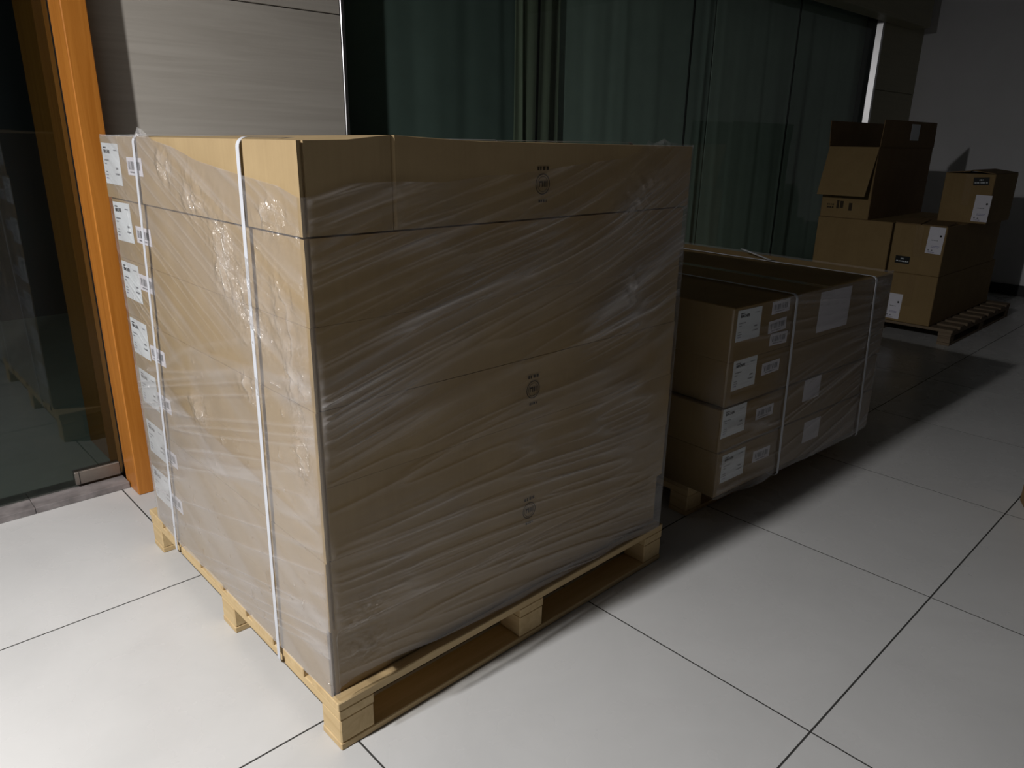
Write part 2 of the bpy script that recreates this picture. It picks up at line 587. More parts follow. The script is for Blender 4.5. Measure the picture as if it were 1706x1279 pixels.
# tall freight label of the far cartons (0.10 x 0.18)
pt = scribble(0.022, 0.088, 0.045, 0.0055, 1, 21) + scribble(0.030, 0.050, 0.052, 0.0045, 2, 22) + scribble(0.030, 0.042, 0.05, 0.0045, 2, 23)
pt += [disc(0.078, 0.122, 0.007, 0), disc(0.018, 0.024, 0.005, 1), disc(0.040, 0.022, 0.005, 1)]
pt += scribble(0.018, 0.007, 0.040, 0.005, 2, 24)
PRINT_TALL = flat_mesh('freight_print', pt, [M_ink, M_ink2, M_inkv])
pb = scribble(0.008, 0.012, 0.080, 0.008, 0, 31) + scribble(0.036, 0.030, 0.022, 0.009, 0, 32)
PRINT_BLACK = flat_mesh('sticker_print', pb, [M_paper])
pst = scribble(-0.018, 0.030, 0.036, 0.008, 0, 41) + scribble(-0.012, -0.040, 0.026, 0.006, 0, 42)
pst += [ring(0, 0, 0.023, 0.0022, 0), ring(0, 0, 0.017, 0.0012, 0)]
pst += [rect(-0.012, -0.006, -0.009, 0.007), rect(-0.009, 0.003, -0.003, 0.007), rect(-0.003, -0.006, 0.0, 0.007),
        rect(0.003, -0.006, 0.006, 0.007), rect(0.008, -0.006, 0.0105, 0.007), rect(0.012, -0.006, 0.0135, 0.007)]
PRINT_STAMP = flat_mesh('stamp_print', pst, [M_inkb])


def paper_mesh(name, w, h, t, mat, seed=0):
    bm = bmesh.new()
    add_box(bm, (0, 0, 0), (w, h, t))
    bmesh.ops.recalc_face_normals(bm, faces=bm.faces[:])
    me = bpy.data.meshes.new(name)
    bm.to_mesh(me)
    bm.free()
    me.materials.append(mat)
    return me


ME_LABEL = paper_mesh('paper_label', LW, LH, 0.0006, M_paper)
ME_STICK = paper_mesh('barcode_sticker', SW, SH, 0.0006, M_paper2)
ME_TALL = paper_mesh('freight_label', 0.10, 0.18, 0.0008, M_paper2)
ME_BLACK = paper_mesh('black_sticker', 0.096, 0.052, 0.0008, M_blackpaper)
ME_DOC = paper_mesh('paper_sheet', 0.235, 0.155, 0.0008, M_paper2)
ME_SQ = paper_mesh('square_sticker', 0.125, 0.088, 0.0008, M_paper2)

FACE = {'-x': Matrix(((0, 0, -1), (-1, 0, 0), (0, 1, 0))),
        '-y': Matrix(((1, 0, 0), (0, 0, -1), (0, 1, 0)))}


def stick(name, me, pme, parent, face, pos, roll=0.0, label=None):
    """put a paper with its print on a face of a carton; pos = lower left corner in the carton's frame"""
    o = link(bpy.data.objects.new(name, me), parent)
    m = FACE[face].to_4x4() @ Matrix.Rotation(roll, 4, 'Z')
    m.translation = Vector(pos)
    o.matrix_local = m
    if pme is not None:
        p = link(bpy.data.objects.new(pme.name.split('.')[0], pme), o)
        p.location = (0, 0, 0.0012)
        p['kind'] = 'stuff'
    if label:
        o['label'] = label
    return o


def stamp(parent, pos):
    o = link(bpy.data.objects.new('printed_stamp', PRINT_STAMP), parent, 'stuff')
    m = FACE['-y'].to_4x4()
    m.translation = Vector(pos)
    o.matrix_local = m
    return o


# ---------------------------------------------------------------- pallets
def make_pallet(label, loc, rz, W, D, H, mx, my, deck_along, ndeck, over=0.0):
    t = thing('wooden_pallet', label, 'pallet', loc, rz)
    bw, bd = 0.09, 0.083
    r = random.Random(int(W * 100 + D * 10))
    zr, zs, zd = 0.018, H - 0.048, H - 0.022
    ys = (0.0, (D - bd) / 2, D - bd)
    xs_ = (0.0, (W - bw) / 2, W - bw)
    for y in ys:
        box_obj('runner_board', (0, y, 0.0), (W, y + bd, zr), mx, t, 0.002)
    for y in ys:
        for x_ in xs_:
            box_obj('block', (x_ + 0.001, y + 0.001, zr), (x_ + bw - 0.001, y + bd - 0.001, zs), my if deck_along == 'x' else mx, t, 0.003)
    if deck_along == 'x':
        for x_ in xs_:
            box_obj('stringer_board', (x_, 0, zs), (x_ + bw, D, zd), my, t, 0.002)
        w = 0.118
        for i in range(ndeck):
            y = i * (D - w) / (ndeck - 1)
            dz = r.uniform(-0.001, 0.001) if 0 < i < ndeck - 1 else 0
            box_obj('deck_board', (-r.uniform(0, 0.004), y, zd), (W + r.uniform(0, 0.004), y + w, H + dz), mx, t, 0.002)
    else:
        for y in ys:
            box_obj('stringer_board', (0, y, zs), (W, y + bd, zd), mx, t, 0.002)
        w = 0.105
        for i in range(ndeck):
            x_ = i * (W - w) / (ndeck - 1)
            box_obj('deck_board', (x_, -r.uniform(0, 0.006), zd), (x_ + w, D + r.uniform(0, 0.006), H + r.uniform(-0.002, 0.001)), my, t, 0.002)
    return t


make_pallet('pale pine pallet under the tall film-wrapped stack nearest the camera', (0, 0, 0), 0, 1.2, 1.2, 0.13, M_pine, M_pine_y, 'x', 8)

# ---------------------------------------------------------------- near stack of seven flat cartons
ZL = [0.1305, 0.309, 0.479, 0.646, 0.811, 0.977, 1.145, 1.308]
LAY = [  # bottom to top: x0, x1, y0
    (0.000, 1.188, 0.030), (0.000, 1.188, 0.013), (0.001, 1.186, 0.010), (0.001, 1.182, 0.010),
    (0.002, 1.178, 0.010), (0.003, 1.176, 0.010), (-0.005, 1.174, -0.003)]
ORD = ['lowest flat carton of the near stack, resting on the pale pallet',
       'second flat carton from the bottom of the near wrapped stack',
       'third flat carton from the bottom of the near wrapped stack',
       'middle flat carton of the seven in the near wrapped stack',
       'third flat carton from the top of the near wrapped stack',
       'second flat carton from the top of the near wrapped stack',
       'topmost flat carton of the near stack, bare of film along its upper edge']
LABZ = [(1.096, 0.222, 0.0), (1.085, 0.381, 0.0), (1.085, 0.544, 0.0), (1.098, 0.697, 0.0), (1.099, 0.862, 0.0), (1.098, 1.026, 0.02), (1.098, 1.182, -0.01)]
STKZ = [(0.975, 0.245), (0.965, 0.395), (0.955, 0.565), (0.948, 0.706), (1.02 - 0.06, 0.905), (0.932, 1.036), (0.900, 1.212)]
for i in range(7):
    x0, x1, y0 = LAY[i]
    z0, z1 = ZL[i] + 0.0003, ZL[i + 1] - 0.0003
    t = thing('flat_carton', ORD[i], 'carton', (x0, y0, z0), 0, 'flat cartons in the near stack')
    W, D, h = x1 - x0, 1.105 - y0, z1 - z0
    g = 0.006
    plan = [(0, 0), (g, 0), (g, g), (g + 0.006, g), (g + 0.007, 0.001)]
    sag = {5: 0.005, 3: 0.0008, 1: 0.002}.get(i, 0.0)      # front edges press down a little
    zt = [h - sag] * 5
    if i == 6:
        cr = [(0.10, 0.0, 0.002), (0.165, -0.001, 0.009), (0.190, 0.0005, 0.011), (0.1945, 0.0035, 0.011), (0.199, -0.001, 0.011), (0.26, -0.002, 0.007), (0.42, 0.0, 0.001)]
        for (cx_, cy_, cz_) in cr:
            plan.append((cx_, cy_))
            zt.append(h + cz_)
    plan += [(W, 0), (W, D), (0, D)]
    zt += [h - (0.004 if i == 6 else sag), h, h - (0.003 if i == 6 else 0)]
    prism('carton_body', plan, 0, h, M_card, t, 0.0, zt)
    ly, lz, lr = LABZ[i]
    stick('paper_label', ME_LABEL, PRINT_LABEL, t, '-x', (-0.0004, ly - y0, lz - z0), lr, 'white shipping label with bold black heading')
    sy, sz = STKZ[i]
    stick('barcode_sticker', ME_STICK, PRINT_BAR, t, '-x', (-0.0004, sy - y0, sz - z0), 0.0, 'small white barcode sticker')
    if i in (1, 3, 6):
        stamp(t, (0.591 - x0, -0.0012, {1: 0.392, 3: 0.728, 6: 1.220}[i] - z0))


# ---------------------------------------------------------------- stretch film
def hash2(ix, iy, seed):
    h = (ix.astype(np.int64) * 374761393 + iy.astype(np.int64) * 668265263 + seed * 974634541) & 0x7fffffff
    h = ((h ^ (h >> 13)) * 1274126177) & 0x7fffffff
    return ((h ^ (h >> 16)) & 0xffff) / 65535.0


def vnoise(x, y, seed=0):
    ix, iy = np.floor(x), np.floor(y)
    fx, fy = x - ix, y - iy
    fx, fy = fx * fx * (3 - 2 * fx), fy * fy * (3 - 2 * fy)
    a, b = hash2(ix, iy, seed), hash2(ix + 1, iy, seed)
    c, d = hash2(ix, iy + 1, seed), hash2(ix + 1, iy + 1, seed)
    return (a * (1 - fx) + b * fx) * (1 - fy) + (c * (1 - fx) + d * fx) * fy


def fbm(x, y, seed=0, o=3):
    s, a, t = 0, 0.5, 0
    for k in range(o):
        s = s + a * vnoise(x * 2 ** k, y * 2 ** k, seed + k * 17)
        t += a
        a *= 0.55
    return s / t


def ridge(x, y, seed=0):
    return 1 - np.abs(2 * vnoise(x, y, seed) - 1)


def sst(a, b, x):
    t = np.clip((x - a) / (b - a), 0, 1)
    return t * t * (3 - 2 * t)


def film(label, loc, rz, W, D, faces, ztop, zbot, nvis, nz, off=(0.007, 0.010)):
    """A tube of film round a stack. faces: '-x' and '-y' functions (u, z) -> (outward shift, haze)."""
    ox, oy = off
    r = 0.012
    pts = []   # x, y, nx, ny, face id, u

    def seg(p0, p1, n, nx, ny, fid, ua, ub):
        for k in range(n):
            f = k / n
            pts.append((p0[0] + (p1[0] - p0[0]) * f, p0[1] + (p1[1] - p0[1]) * f, nx, ny, fid, ua + (ub - ua) * f))

    def arc(cx, cy, a0, a1, n, fid, u):
        for k in range(n):
            a = a0 + (a1 - a0) * k / n
            pts.append((cx + r * math.cos(a), cy + r * math.sin(a), math.cos(a), math.sin(a), fid, u))
    X0, X1, Y0, Y1 = -ox, W + 0.002, -oy, D + 0.002
    P = math.pi
    seg((X1 - r, Y1), (-0.0065 + r, Y1), 14, 0, 1, 2, 0, 0)
    arc(-0.0065 + r, Y1 - r, P / 2, P, 5, 2, 0)
    seg((X0, Y1 - r), (X0, Y0 + r), nvis, -1, 0, 0, Y1 - r, Y0 + r)
    arc(X0 + r, Y0 + r, P, 1.5 * P, 6, 3, 0)
    seg((X0 + r, Y0), (X1 - r, Y0), nvis, 0, -1, 1, X0 + r, X1 - r)
    arc(X1 - r, -0.003 + r, 1.5 * P, 2 * P, 5, 4, 0)
    seg((X1, -0.003 + r), (X1, Y1 - r), 14, 1, 0, 2, 0, 0)
    arc(X1 - r, Y1 - r, 0, P / 2, 5, 2, 0)
    A = np.array(pts)
    n = len(A)
    fid, u = A[:, 4], A[:, 5]
    zt, zb = np.full(n, ztop['o']), np.full(n, zbot['o'])
    m0, m1 = fid == 0, fid == 1
    zt[m0] = np.interp(u[m0], *zip(*sorted(ztop['-x'])))
    zb[m0] = np.interp(u[m0], *zip(*sorted(zbot['-x'])))
    zt[m1] = np.interp(u[m1], *zip(*sorted(ztop['-y'])))
    zb[m1] = np.interp(u[m1], *zip(*sorted(zbot['-y'])))
    for m, key in ((fid == 3, 0.0),):
        zt[m] = np.interp(0, *zip(*sorted(ztop['-y'])))
        zb[m] = np.interp(0, *zip(*sorted(zbot['-y'])))
    zt[fid == 4] = zt[m1][-1]
    zb[fid == 4] = zb[m1][-1]
    f = np.linspace(0, 1, nz)[:, None]
    Z = zb[None] + (zt - zb)[None] * f
    Uu = np.broadcast_to(u[None], Z.shape)
    dsp, hz, cz = np.full(Z.shape, 0.0), np.full(Z.shape, 0.10), np.full(Z.shape, 0.0)
    for k, key in ((0, '-x'), (1, '-y')):
        m = fid == k
        d_, h_, c_ = faces[key](Uu[:, m], Z[:, m])
        cz[:, m] = c_
        e = np.minimum(sst(0, 0.012, Uu[:, m]), sst(0, 0.15, Uu[:, m].max() - Uu[:, m]))
        dsp[:, m] = d_ * e
        ext, o_ = (Y1, ox - 0.0035) if k == 0 else (X1, oy)          # hug the far corner of each face
        dsp[:, m] -= (o_ - 0.003) * sst(ext - 0.16, ext - 0.01, Uu[:, m])
        hz[:, m] = h_
    hz[:, fid == 3] = 0.05
    X = A[:, 0][None] + A[:, 2][None] * dsp
    Y = A[:, 1][None] + A[:, 3][None] * dsp
    V = np.stack([X, Y, Z], -1).reshape(-1, 3)
    idx = np.arange(n * nz).reshape(nz, n)
    a, b = idx[:-1], np.roll(idx[:-1], -1, 1)
    c, d = np.roll(idx[1:], -1, 1), idx[1:]
    Q = np.stack([a, b, c, d], -1).reshape(-1, 4)
    me = bpy.data.meshes.new('stretch_film')
    me.vertices.add(len(V))
    me.vertices.foreach_set('co', V.astype(np.float32).ravel())
    me.loops.add(Q.size)
    me.loops.foreach_set('vertex_index', Q.astype(np.int32).ravel())
    me.polygons.add(len(Q))
    me.polygons.foreach_set('loop_start', np.arange(0, Q.size, 4, dtype=np.int32))
    me.polygons.foreach_set('loop_total', np.full(len(Q), 4, dtype=np.int32))
    me.polygons.foreach_set('use_smooth', np.ones(len(Q), dtype=bool))
    at = me.attributes.new('haze', 'FLOAT', 'POINT')
    at.data.foreach_set('value', np.clip(hz, 0, 0.9).astype(np.float32).ravel())
    ac = me.attributes.new('crumple', 'FLOAT', 'POINT')
    ac.data.foreach_set('value', np.clip(cz, 0, 1).astype(np.float32).ravel())
    me.update()
    me.validate()
    me.materials.append(M_film)
    o = bpy.data.objects.new('stretch_film', me)
    o.location = loc
    o.rotation_euler = (0, 0, rz)
    COL.objects.link(o)
    o['label'] = label
    o['category'] = 'plastic film'
    return o


def near_y(u, z):
    """long dark side of the near load: pleats fan out from its upper right corner"""
    c = z                                        # height where each straight pleat meets the near corner
    for _ in range(6):
        k = -0.085 + 0.34 * sst(0.42, 0.80, c)
        q = 0.35 * sst(0.72, 1.0, c) * np.clip(u - 0.60, 0, None) ** 2
        c = 0.5 * c + 0.5 * (z - k * u - q)
    c = c + 0.004 * np.sin(7 * u + 3 * z)
    w = u + 0.05 * vnoise(c * 30, u * 3, 44)
    fine = ridge(c * 120, w * 4.0 + c * 2, 3) ** 4
    fin2 = ridge(c * 55 + 7, w * 2.6, 9) ** 6
    mid = ridge(c * 27, w * 1.6, 5) ** 5
    wide = vnoise(c * 13, u * 0.9, 8)
    env = sst(0.28, 0.72, fbm(c * 5, u * 2.2, 12))
    lft = (0.3 + 0.7 * sst(0.0, 0.08, u)) * (1 - 0.5 * sst(1.12, 1.17, z) * sst(0.8, 0.5, u))
    d = 0.0012 * fine * env + 0.0022 * fin2 + 0.003 * mid + 0.004 * wide
    low = 0.45 + 0.55 * sst(0.40, 0.62, z + 0.08 * u)
    h = 0.004 + 0.075 * wide * env + low * lft * (0.46 * fine * (0.12 + env) * (0.4 + 0.6 * wide) + 0.26 * fin2 * (0.2 + env) + 0.16 * mid * (0.2 + env))
    band = np.exp(-((c - 0.80 - 0.03 * np.sin(3 * u)) / 0.075) ** 2)
    h = h + 0.16 * band * (0.35 + 0.8 * env)
    h = h + 0.085 * sst(0.60, 0.40, z) * (0.3 + 0.8 * vnoise(c * 7, u, 31))
    clear = np.exp(-(((u - 0.92) / 0.26) ** 2 + ((z - 0.72) / 0.085) ** 2))
    h = h * (1 - 0.75 * clear)
    clear2 = np.exp(-(((u - 0.55) / 0.35) ** 2 + ((z - 1.20) / 0.05) ** 2))
    h = h * (1 - 0.45 * clear2)
    cr = np.exp(-(((u - 0.07) / 0.05) ** 2 + ((z - 0.345) / 0.03) ** 2)) + np.exp(-(((u - 0.08) / 0.05) ** 2 + ((z - 0.235) / 0.035) ** 2)) \
        + 0.6 * np.exp(-(((u - 0.93) / 0.03) ** 2 + ((z - 0.95) / 0.05) ** 2)) + 0.5 * np.exp(-(((u - 0.93) / 0.1) ** 2 + ((z - 1.19) / 0.06) ** 2))
    cr = cr + 0.5 * np.exp(-(((u - 0.197) / 0.008) ** 2 + ((z - 1.19) / 0.035) ** 2)) + 0.8 * sst(1.300, 1.306, z) * sst(0.9, 0.94, u)
    d = d + cr * 0.020 * (fbm(u * 60, z * 60, 77) - 0.35)
    h = h + 0.09 * cr
    d = d - 0.022 * sst(0.33, 0.29, z)
    return d, h, np.clip(cr, 0, 1)


def near_x(u, z):
    """short lit side of the near load: slanting overlaps, loose crumples by the strap"""
    v = 1.2 - u                                  # runs to the right as seen
    c1 = z + 0.42 * v                            # strands falling to the right
    c2 = z - 0.27 * v                            # strands rising to the right
    lowmix = sst(0.95, 0.75, z - 0.25 * (v - 0.7))
    s1 = ridge(c1 * 42, v * 1.3, 2) ** 5
    s2 = ridge(c2 * 46, v * 1.3, 4) ** 5
    env = fbm(v * 3, z * 3, 15)
    st = (1 - lowmix) * s1 + lowmix * s2
    d = 0.003 * st * env + 0.004 * fbm(v * 6, z * 9, 21)
    h = 0.07 + 0.22 * st * (0.2 + env) + 0.14 * sst(0.3, 0.75, fbm(c1 * 14, v * 1.2, 25))
    # overlapping turns of film, with crisp borders
    h = h + 0.15 * sst(0.012, 0.0, z - (0.635 - 0.10 * (v - 0.3)))
    h = h + 0.09 * sst(0.0, 0.01, z - (0.45 + 0.08 * v)) * sst(0.01, 0.0, z - (0.75 + 0.10 * v)) * sst(0.55, 0.60, v)
    h = h + 0.09 * sst(0.0, 0.012, c1 - 1.34) * sst(0.012, 0.0, c1 - 1.50)
    h = h + 0.06 * sst(0.01, 0.0, v - 0.30) * sst(0.65, 0.5, z)
    # crumples
    cr = 0
    for (cu, cz, su, sz) in ((0.46, 1.19, 0.07, 0.05), (0.34, 1.08, 0.06, 0.09), (0.22, 0.98, 0.07, 0.08), (0.07, 0.97, 0.05, 0.10),
                             (0.10, 1.17, 0.06, 0.035), (0.04, 0.86, 0.04, 0.05), (0.05, 0.70, 0.03, 0.06), (0.27, 0.80, 0.05, 0.03), (0.62, 1.24, 0.05, 0.035), (0.6, 0.66, 0.05, 0.04)):
        cr = cr + np.exp(-(((u - cu) / su) ** 2 + ((z - cz) / sz) ** 2))
    cr = np.clip(cr, 0, 1)
    fold = ridge(v * 22 + 4 * vnoise(v * 9, z * 9, 61), z * 9 + v * 9, 91) ** 2
    d = d + cr * (0.020 * (fbm(v * 30 + 3 * z, z * 30, 91, 3) - 0.30) + 0.006 * fold)
    sp = sst(0.86, 0.97, vnoise(v * 55, z * 55, 97)) * sst(0.45, 0.6, fbm(v * 4, z * 4, 98))
    d = d + 0.002 * sp
    h = h + 0.03 * cr + 0.16 * cr * fold ** 2
    return d, h, np.clip(0.95 * cr * sst(0.30, 0.6, fbm(v * 14, z * 14, 55)) + 0.9 * sst(1.300, 1.308, z) * sst(0.7, 0.72, u) + 0.8 * sp + 0.6 * sst(0.05, 0.0, u) * sst(0.5, 0.7, vnoise(z * 20, v * 20, 5)), 0, 1)


film('clear stretch film with pleats wrapped round the tall near stack of seven cartons', (0, 0, 0), 0, 1.186, 1.106,
     {'-x': near_x, '-y': near_y},
     {'o': 1.305, '-x': [(1.2, 1.310), (1.0, 1.309), (0.80, 1.311), (0.77, 1.328), (0.735, 1.322), (0.71, 1.312), (0.68, 1.30), (0.57, 1.288), (0.43, 1.262), (0.24, 1.244), (0.07, 1.230), (0.0, 1.214)],
      '-y': [(0.0, 1.214), (0.03, 1.220), (0.09, 1.236), (0.2, 1.236), (0.3, 1.232), (0.41, 1.242), (0.49, 1.243), (0.70, 1.262), (0.86, 1.274), (0.935, 1.296), (0.955, 1.318), (0.985, 1.310), (1.02, 1.323), (1.05, 1.313), (1.2, 1.306)]},
     {'o': 0.14, '-x': [(1.2, 0.150), (0.95, 0.135), (0.6, 0.139), (0.3, 0.138), (0.0, 0.150)],
      '-y': [(0.0, 0.16), (0.05, 0.170), (0.16, 0.165), (0.32, 0.146), (0.5, 0.134), (0.8, 0.128), (1.2, 0.130)]},
     330, 460)


# ---------------------------------------------------------------- straps
def strap(label, loc, rz, side, lo, hi, zlo, zhi, at_top, at_bot, w=0.0145, th=0.0012, r=0.018, group=None, tail=None):
    """A closed band round a load in the plane across 'side' ('-x': runs in x and z at y; '-y': runs in y and z at x)."""
    P = []
    for (ca, cz, a0) in ((lo + r, zlo + r, math.pi), (hi - r, zlo + r, 1.5 * math.pi), (hi - r, zhi - r, 0.0), (lo + r, zhi - r, 0.5 * math.pi)):
        for k in range(7):
            a = a0 + (math.pi / 2) * k / 6
            P.append((ca + r * math.cos(a), cz + r * math.sin(a), math.cos(a), math.sin(a)))
    n = len(P)
    V, F = [], []
    for (a, z, na, nz_) in P:
        s = at_bot + (at_top - at_bot) * (z - zlo) / (zhi - zlo)
        for (o_, e) in ((0, -1), (0, 1), (th, 1), (th, -1)):
            aa, zz, ss = a + na * o_, z + nz_ * o_, s + e * w / 2
            V.append((aa, ss, zz) if side == '-x' else (ss, aa, zz))
    for i in range(n):
        j = (i + 1) % n
        for k in range(4):
            l_ = (k + 1) % 4
            F.append((4 * i + k, 4 * j + k, 4 * j + l_, 4 * i + l_))
    bm = bmesh.new()
    vv = [bm.verts.new(v) for v in V]
    for f in F:
        bm.faces.new([vv[k] for k in f])
    if tail is None:
        o = bm_obj('strap', bm, M_strap)
        o.location = loc
        o.rotation_euler = (0, 0, rz)
        o['label'] = label
        o['category'] = 'strap'
        if group:
            o['group'] = group
        return o
    t = thing('strap', label, 'strap', loc, rz, group)
    bm_obj('band', bm, M_strap, t)
    (xa, ya), (xb, yb), zz = tail
    d = Vector((xb - xa, yb - ya, 0)).normalized()
    nrm = Vector((-d.y, d.x, 0)) * w / 2
    bm = bmesh.new()
    q = []
    for (p, dz) in (((xa, ya), 0.0015), (((xa + xb) / 2, (ya + yb) / 2), 0.012), ((xb, yb), 0.022)):
        for s in (-1, 1):
            for t_ in (0, 0.0012):
                q.append(bm.verts.new((p[0] + s * nrm.x, p[1] + s * nrm.y, zz + dz + t_)))
    for k in (0, 4):
        a = q[k:k + 8]
        bm.faces.new((a[0], a[2], a[6], a[4]))
        bm.faces.new((a[1], a[5], a[7], a[3]))
        bm.faces.new((a[0], a[4], a[5], a[1]))
        bm.faces.new((a[2], a[3], a[7], a[6]))
    bm.faces.new((q[0], q[1], q[3], q[2]))
    bm.faces.new((q[8], q[10], q[11], q[9]))
    bm_obj('strap_tail', bm, M_strap, t)
    bm = bmesh.new()
    add_box(bm, (xa - 0.010, ya - 0.02, zz - 0.0006), (xa + 0.010, ya + 0.02, zz + 0.0028), 0.001)
    bm_obj('strap_seal', bm, M_steel, t)
    return t


strap('white strap round the near tall stack, nearer to its front corner', (0, 0, 0), 0, '-x', -0.0105, 1.190, 0.0845, 1.3105, 0.2155, 0.263)
strap('white strap round the near tall stack, beside its white labels and the orange post', (0, 0, 0), 0, '-x', -0.0105, 1.190, 0.0845, 1.3105, 0.811, 0.939)

# ---------------------------------------------------------------- middle load: four flat cartons on a pallet
RZ2 = math.radians(-3.3)
O2 = Vector((1.485, -0.012, 0))
ux, uy = Vector((math.cos(RZ2), math.sin(RZ2), 0)), Vector((-math.sin(RZ2), math.cos(RZ2), 0))


def in2(x_, y_, z_=0.0):
    return tuple(O2 + ux * x_ + uy * y_ + Vector((0, 0, z_)))


make_pallet('dark shaded pallet under the low wrapped load, set back beneath its cartons', in2(0.02, 0.12), RZ2, 1.10, 1.0, 0.128, M_pine, M_pine_y, 'x', 7)
ZB = [0.1285, 0.300, 0.460, 0.623, 0.811]
OFF2 = [(-0.002, 0.0), (-0.008, 0.003), (0.012, 0.006), (0.0, 0.0)]
ORD2 = ['lowest flat carton of the low wrapped load, overhanging its shaded pallet',
        'second flat carton from the bottom of the low wrapped load',
        'second flat carton from the top of the low wrapped load',
        'top flat carton of the low wrapped load, with a large white sheet on its side']
L2 = [(0.026, 0.178), (-0.002, 0.352), (0.038, 0.516), (0.020, 0.692)]
S2 = [(0.222, 0.203), (0.212, 0.371), (0.218, 0.537), (0.216, 0.690)]
for i in range(4):
    dx, dy = OFF2[i]
    z0, z1 = ZB[i] + 0.0007, ZB[i + 1] - 0.0007
    t = thing('flat_carton', ORD2[i], 'carton', in2(dx, dy, z0), RZ2, 'flat cartons in the low load')
    W, D, h = 1.14, 1.19, z1 - z0
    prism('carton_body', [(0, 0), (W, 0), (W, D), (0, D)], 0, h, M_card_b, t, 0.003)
    stick('paper_label', ME_LABEL, PRINT_LABEL, t, '-y', (max(L2[i][0] - dx, 0.012), -0.0004, L2[i][1] - z0), 0, 'white shipping label with bold black heading')
    stick('barcode_sticker', ME_STICK, PRINT_BAR, t, '-y', (S2[i][0] - dx, -0.0004, S2[i][1] - z0), 0.02 * (i - 1), 'small white barcode sticker')
    if i == 3:
        stick('barcode_sticker', ME_STICK, PRINT_BAR, t, '-y', (0.232, -0.0012, 0.645 - z0), -0.03, 'small white barcode sticker')
        stick('barcode_sticker', ME_STICK, PRINT_BAR, t, '-y', (0.224, -0.0004, 0.757 - z0), 0.02, 'small white barcode sticker')
        stick('paper_sheet', ME_DOC, None, t, '-y', (0.552, -0.0004, 0.642 - z0), 0.0, 'large blank white sheet')
        box_obj('tape', (0.575, 0.0, h - 0.0002), (0.625, D, h + 0.0006), M_tape, t, 0)
    if i in (0, 1):
        stick('square_sticker', ME_SQ, None, t, '-y', ((0.575, 0.540)[i], -0.0004, (0.188, 0.370)[i] - z0), 0.0, 'square white sticker')


def far_y(u, z):
    k = 0.02 + 0.22 * sst(0.65, 0.45, z) * sst(0.2, 0.5, u) - 0.10 * sst(0.65, 0.75, z)
    c = z - k * (u - 0.4)
    fine = ridge(c * 70, u * 2.4, 103) ** 5
    mid = ridge(c * 30, u * 1.6, 105) ** 5
    env = sst(0.25, 0.7, fbm(c * 5, u * 2.0, 112))
    d = 0.0016 * fine * env + 0.003 * mid + 0.003 * vnoise(c * 9, u, 108)
    left = sst(0.16, 0.36, u)
    h = (0.015 + 0.09 * left) + 0.36 * fine * env * (0.4 + 0.6 * left) + 0.32 * mid * (0.25 + env)
    h = h + 0.10 * sst(0.32, 0.2, z) * left
    cr = np.exp(-(((u - 0.16) / 0.10) ** 2 + ((z - 0.14) / 0.04) ** 2)) + np.exp(-(((u - 1.1) / 0.06) ** 2 + ((z - 0.74) / 0.05) ** 2))
    d = d + cr * 0.012 * (fbm(u * 45, z * 45, 177) - 0.5)
    return d, h + 0.07 * cr, np.clip(cr, 0, 1)


def far_x(u, z):
    env = fbm(u * 3, z * 3, 215)
    d = 0.004 * fbm(u * 8, z * 10, 221)
    cr = np.exp(-((u / 0.06) ** 2)) * (np.exp(-((z - 0.52) / 0.08) ** 2) + np.exp(-((z - 0.40) / 0.05) ** 2) + 0.4 * np.exp(-((z - 0.28) / 0.05) ** 2))
    d = d + cr * 0.012 * (fbm(u * 45, z * 45, 277) - 0.5)
    return d, 0.02 + 0.03 * env + 0.10 * cr, np.clip(cr, 0, 1)


film('clear stretch film wrapped round the low load with four label stickers', tuple(O2), RZ2, 1.14, 1.19,
     {'-x': far_x, '-y': far_y},
     {'o': 0.818, '-x': [(0, 0.812), (0.5, 0.80), (1.2, 0.815)], '-y': [(0, 0.806), (0.3, 0.812), (0.9, 0.814), (1.08, 0.818), (1.15, 0.824), (1.2, 0.822)]},
     {'o': 0.12, '-x': [(0, 0.128), (1.2, 0.13)], '-y': [(0, 0.128), (0.1, 0.126), (0.2, 0.112), (0.3, 0.108), (0.38, 0.125), (0.8, 0.118), (1.2, 0.125)]},
     200, 140, (0.012, 0.010))
strap('white strap over the low wrapped load, nearer to its label corner', tuple(O2), RZ2, '-y', -0.0165, 1.203, 0.108, 0.8165, 0.350, 0.385, w=0.013)
strap('white strap with a loose tail over the far end of the low wrapped load', tuple(O2), RZ2, '-y', -0.0165, 1.203, 0.108, 0.8165, 0.952, 1.020, w=0.013,
      tail=((0.955, 0.46), (1.03, 0.66), 0.8185))

# ---------------------------------------------------------------- far stack in the corner
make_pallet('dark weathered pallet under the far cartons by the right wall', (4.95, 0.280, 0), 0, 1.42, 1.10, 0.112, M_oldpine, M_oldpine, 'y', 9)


def carton(label, loc, W, D, h, mat, flaps=None, rz=0.0, tape=True):
    t = thing('cardboard_carton', label, 'carton', loc, rz)
    bm = bmesh.new()
    add_box(bm, (0, 0, 0), (W, D, h), 0.004)
    bm_obj('carton_body', bm, mat, t)
    if tape:
        box_obj('tape', (-0.0008, D * 0.5 - 0.025, h * 0.35), (0.0, D * 0.5 + 0.025, h - 0.004), M_tape, t, 0)
    return t


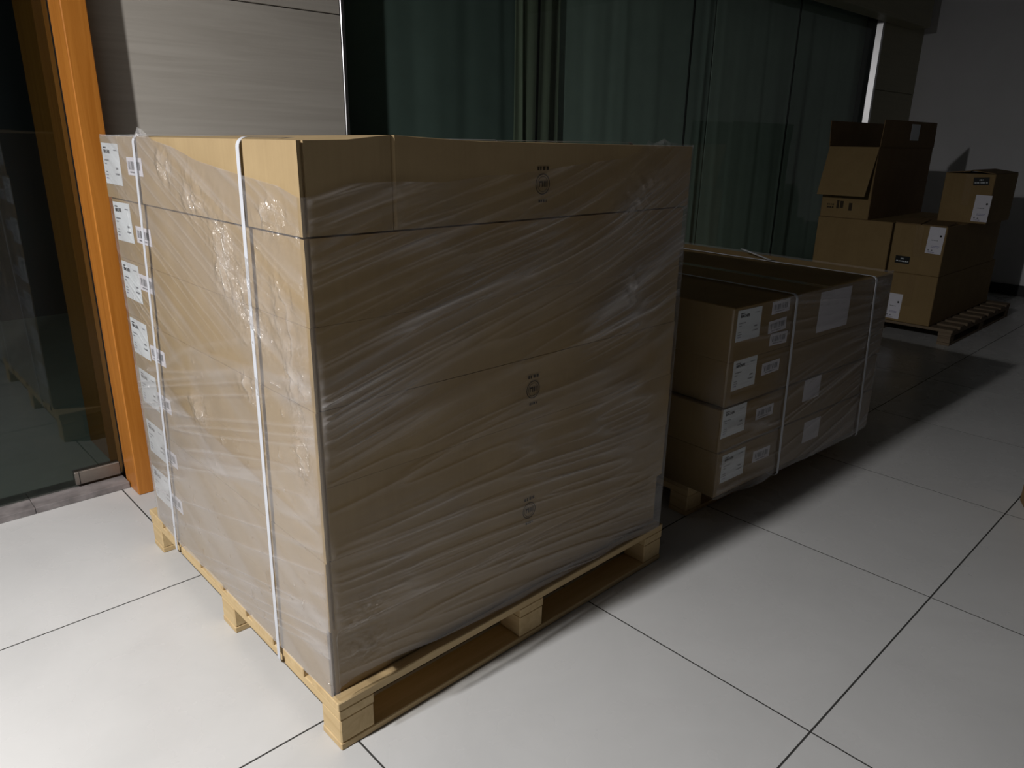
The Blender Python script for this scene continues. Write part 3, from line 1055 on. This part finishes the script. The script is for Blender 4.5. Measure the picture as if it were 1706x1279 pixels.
def flap(parent, p0, p1, out, mat, th=0.005):
    """a board hinged on the line p0-p1, reaching along 'out'"""
    p0, p1, out = Vector(p0), Vector(p1), Vector(out)
    n = (p1 - p0).cross(out).normalized() * th
    ins = (p1 - p0) * 0.015
    q = [p0, p1, p1 + out - ins, p0 + out + ins]
    bm = bmesh.new()
    a = [bm.verts.new(v) for v in q]
    b = [bm.verts.new(v + n) for v in q]
    bm.faces.new(a)
    bm.faces.new(b[::-1])
    for i in range(4):
        j = (i + 1) % 4
        bm.faces.new((a[i], b[i], b[j], a[j]))
    return bm_obj('flap', bm, mat, parent)


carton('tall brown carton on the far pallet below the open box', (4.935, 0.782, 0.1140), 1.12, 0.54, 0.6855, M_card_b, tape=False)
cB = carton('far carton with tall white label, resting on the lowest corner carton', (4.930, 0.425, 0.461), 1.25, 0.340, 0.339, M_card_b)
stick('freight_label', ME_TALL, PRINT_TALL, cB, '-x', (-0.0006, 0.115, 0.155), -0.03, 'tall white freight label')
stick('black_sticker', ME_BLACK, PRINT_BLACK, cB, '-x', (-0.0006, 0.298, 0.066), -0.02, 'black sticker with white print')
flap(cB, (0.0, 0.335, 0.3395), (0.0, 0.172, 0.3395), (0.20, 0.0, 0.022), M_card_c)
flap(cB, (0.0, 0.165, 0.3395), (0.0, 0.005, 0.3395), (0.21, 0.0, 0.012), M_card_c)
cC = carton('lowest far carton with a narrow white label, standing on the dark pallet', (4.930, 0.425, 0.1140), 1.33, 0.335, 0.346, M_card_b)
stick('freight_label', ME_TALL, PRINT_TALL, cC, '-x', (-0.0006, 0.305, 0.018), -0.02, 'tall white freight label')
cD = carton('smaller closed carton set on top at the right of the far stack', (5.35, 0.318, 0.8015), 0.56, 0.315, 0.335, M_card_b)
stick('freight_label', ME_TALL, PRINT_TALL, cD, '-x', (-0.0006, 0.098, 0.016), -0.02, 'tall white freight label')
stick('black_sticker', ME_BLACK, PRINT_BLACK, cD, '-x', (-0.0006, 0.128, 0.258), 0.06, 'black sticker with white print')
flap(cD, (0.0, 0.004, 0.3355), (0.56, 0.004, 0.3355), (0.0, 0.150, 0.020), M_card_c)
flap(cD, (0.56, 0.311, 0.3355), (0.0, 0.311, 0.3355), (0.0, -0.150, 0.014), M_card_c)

# open carton with raised flaps
t = thing('open_carton', 'open brown box with raised side flaps and one flap hanging down, on the far stack', 'carton', (4.95, 0.965, 0.8005))
W, D, h, tk = 1.06, 0.355, 0.50, 0.006
bm = bmesh.new()
add_box(bm, (0, 0, 0), (W, D, tk))
add_box(bm, (0, 0, tk), (tk, D, h))
add_box(bm, (W - tk, 0, tk), (W, D, h))
add_box(bm, (tk, 0, tk), (W - tk, tk, h))
add_box(bm, (tk, D - tk, tk), (W - tk, D, h))
bm_obj('carton_body', bm, M_card_c, t)  # darker board: shade of the sides and inside put into the colour
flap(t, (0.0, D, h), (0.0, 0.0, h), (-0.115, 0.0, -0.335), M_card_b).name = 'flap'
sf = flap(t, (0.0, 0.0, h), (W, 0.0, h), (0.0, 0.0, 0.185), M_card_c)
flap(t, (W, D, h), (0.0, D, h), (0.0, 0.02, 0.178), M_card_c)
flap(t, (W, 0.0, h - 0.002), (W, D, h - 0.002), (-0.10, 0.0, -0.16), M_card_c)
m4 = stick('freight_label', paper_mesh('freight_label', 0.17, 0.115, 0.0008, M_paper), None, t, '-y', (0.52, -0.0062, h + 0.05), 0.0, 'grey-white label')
box_obj('front_lit_sheet', (-0.0012, 0.004, 0.004), (-0.0002, D - 0.004, h - 0.004), M_card_b, t, 0)  # added lighter sheet, paints the front that faces the lamp as lit
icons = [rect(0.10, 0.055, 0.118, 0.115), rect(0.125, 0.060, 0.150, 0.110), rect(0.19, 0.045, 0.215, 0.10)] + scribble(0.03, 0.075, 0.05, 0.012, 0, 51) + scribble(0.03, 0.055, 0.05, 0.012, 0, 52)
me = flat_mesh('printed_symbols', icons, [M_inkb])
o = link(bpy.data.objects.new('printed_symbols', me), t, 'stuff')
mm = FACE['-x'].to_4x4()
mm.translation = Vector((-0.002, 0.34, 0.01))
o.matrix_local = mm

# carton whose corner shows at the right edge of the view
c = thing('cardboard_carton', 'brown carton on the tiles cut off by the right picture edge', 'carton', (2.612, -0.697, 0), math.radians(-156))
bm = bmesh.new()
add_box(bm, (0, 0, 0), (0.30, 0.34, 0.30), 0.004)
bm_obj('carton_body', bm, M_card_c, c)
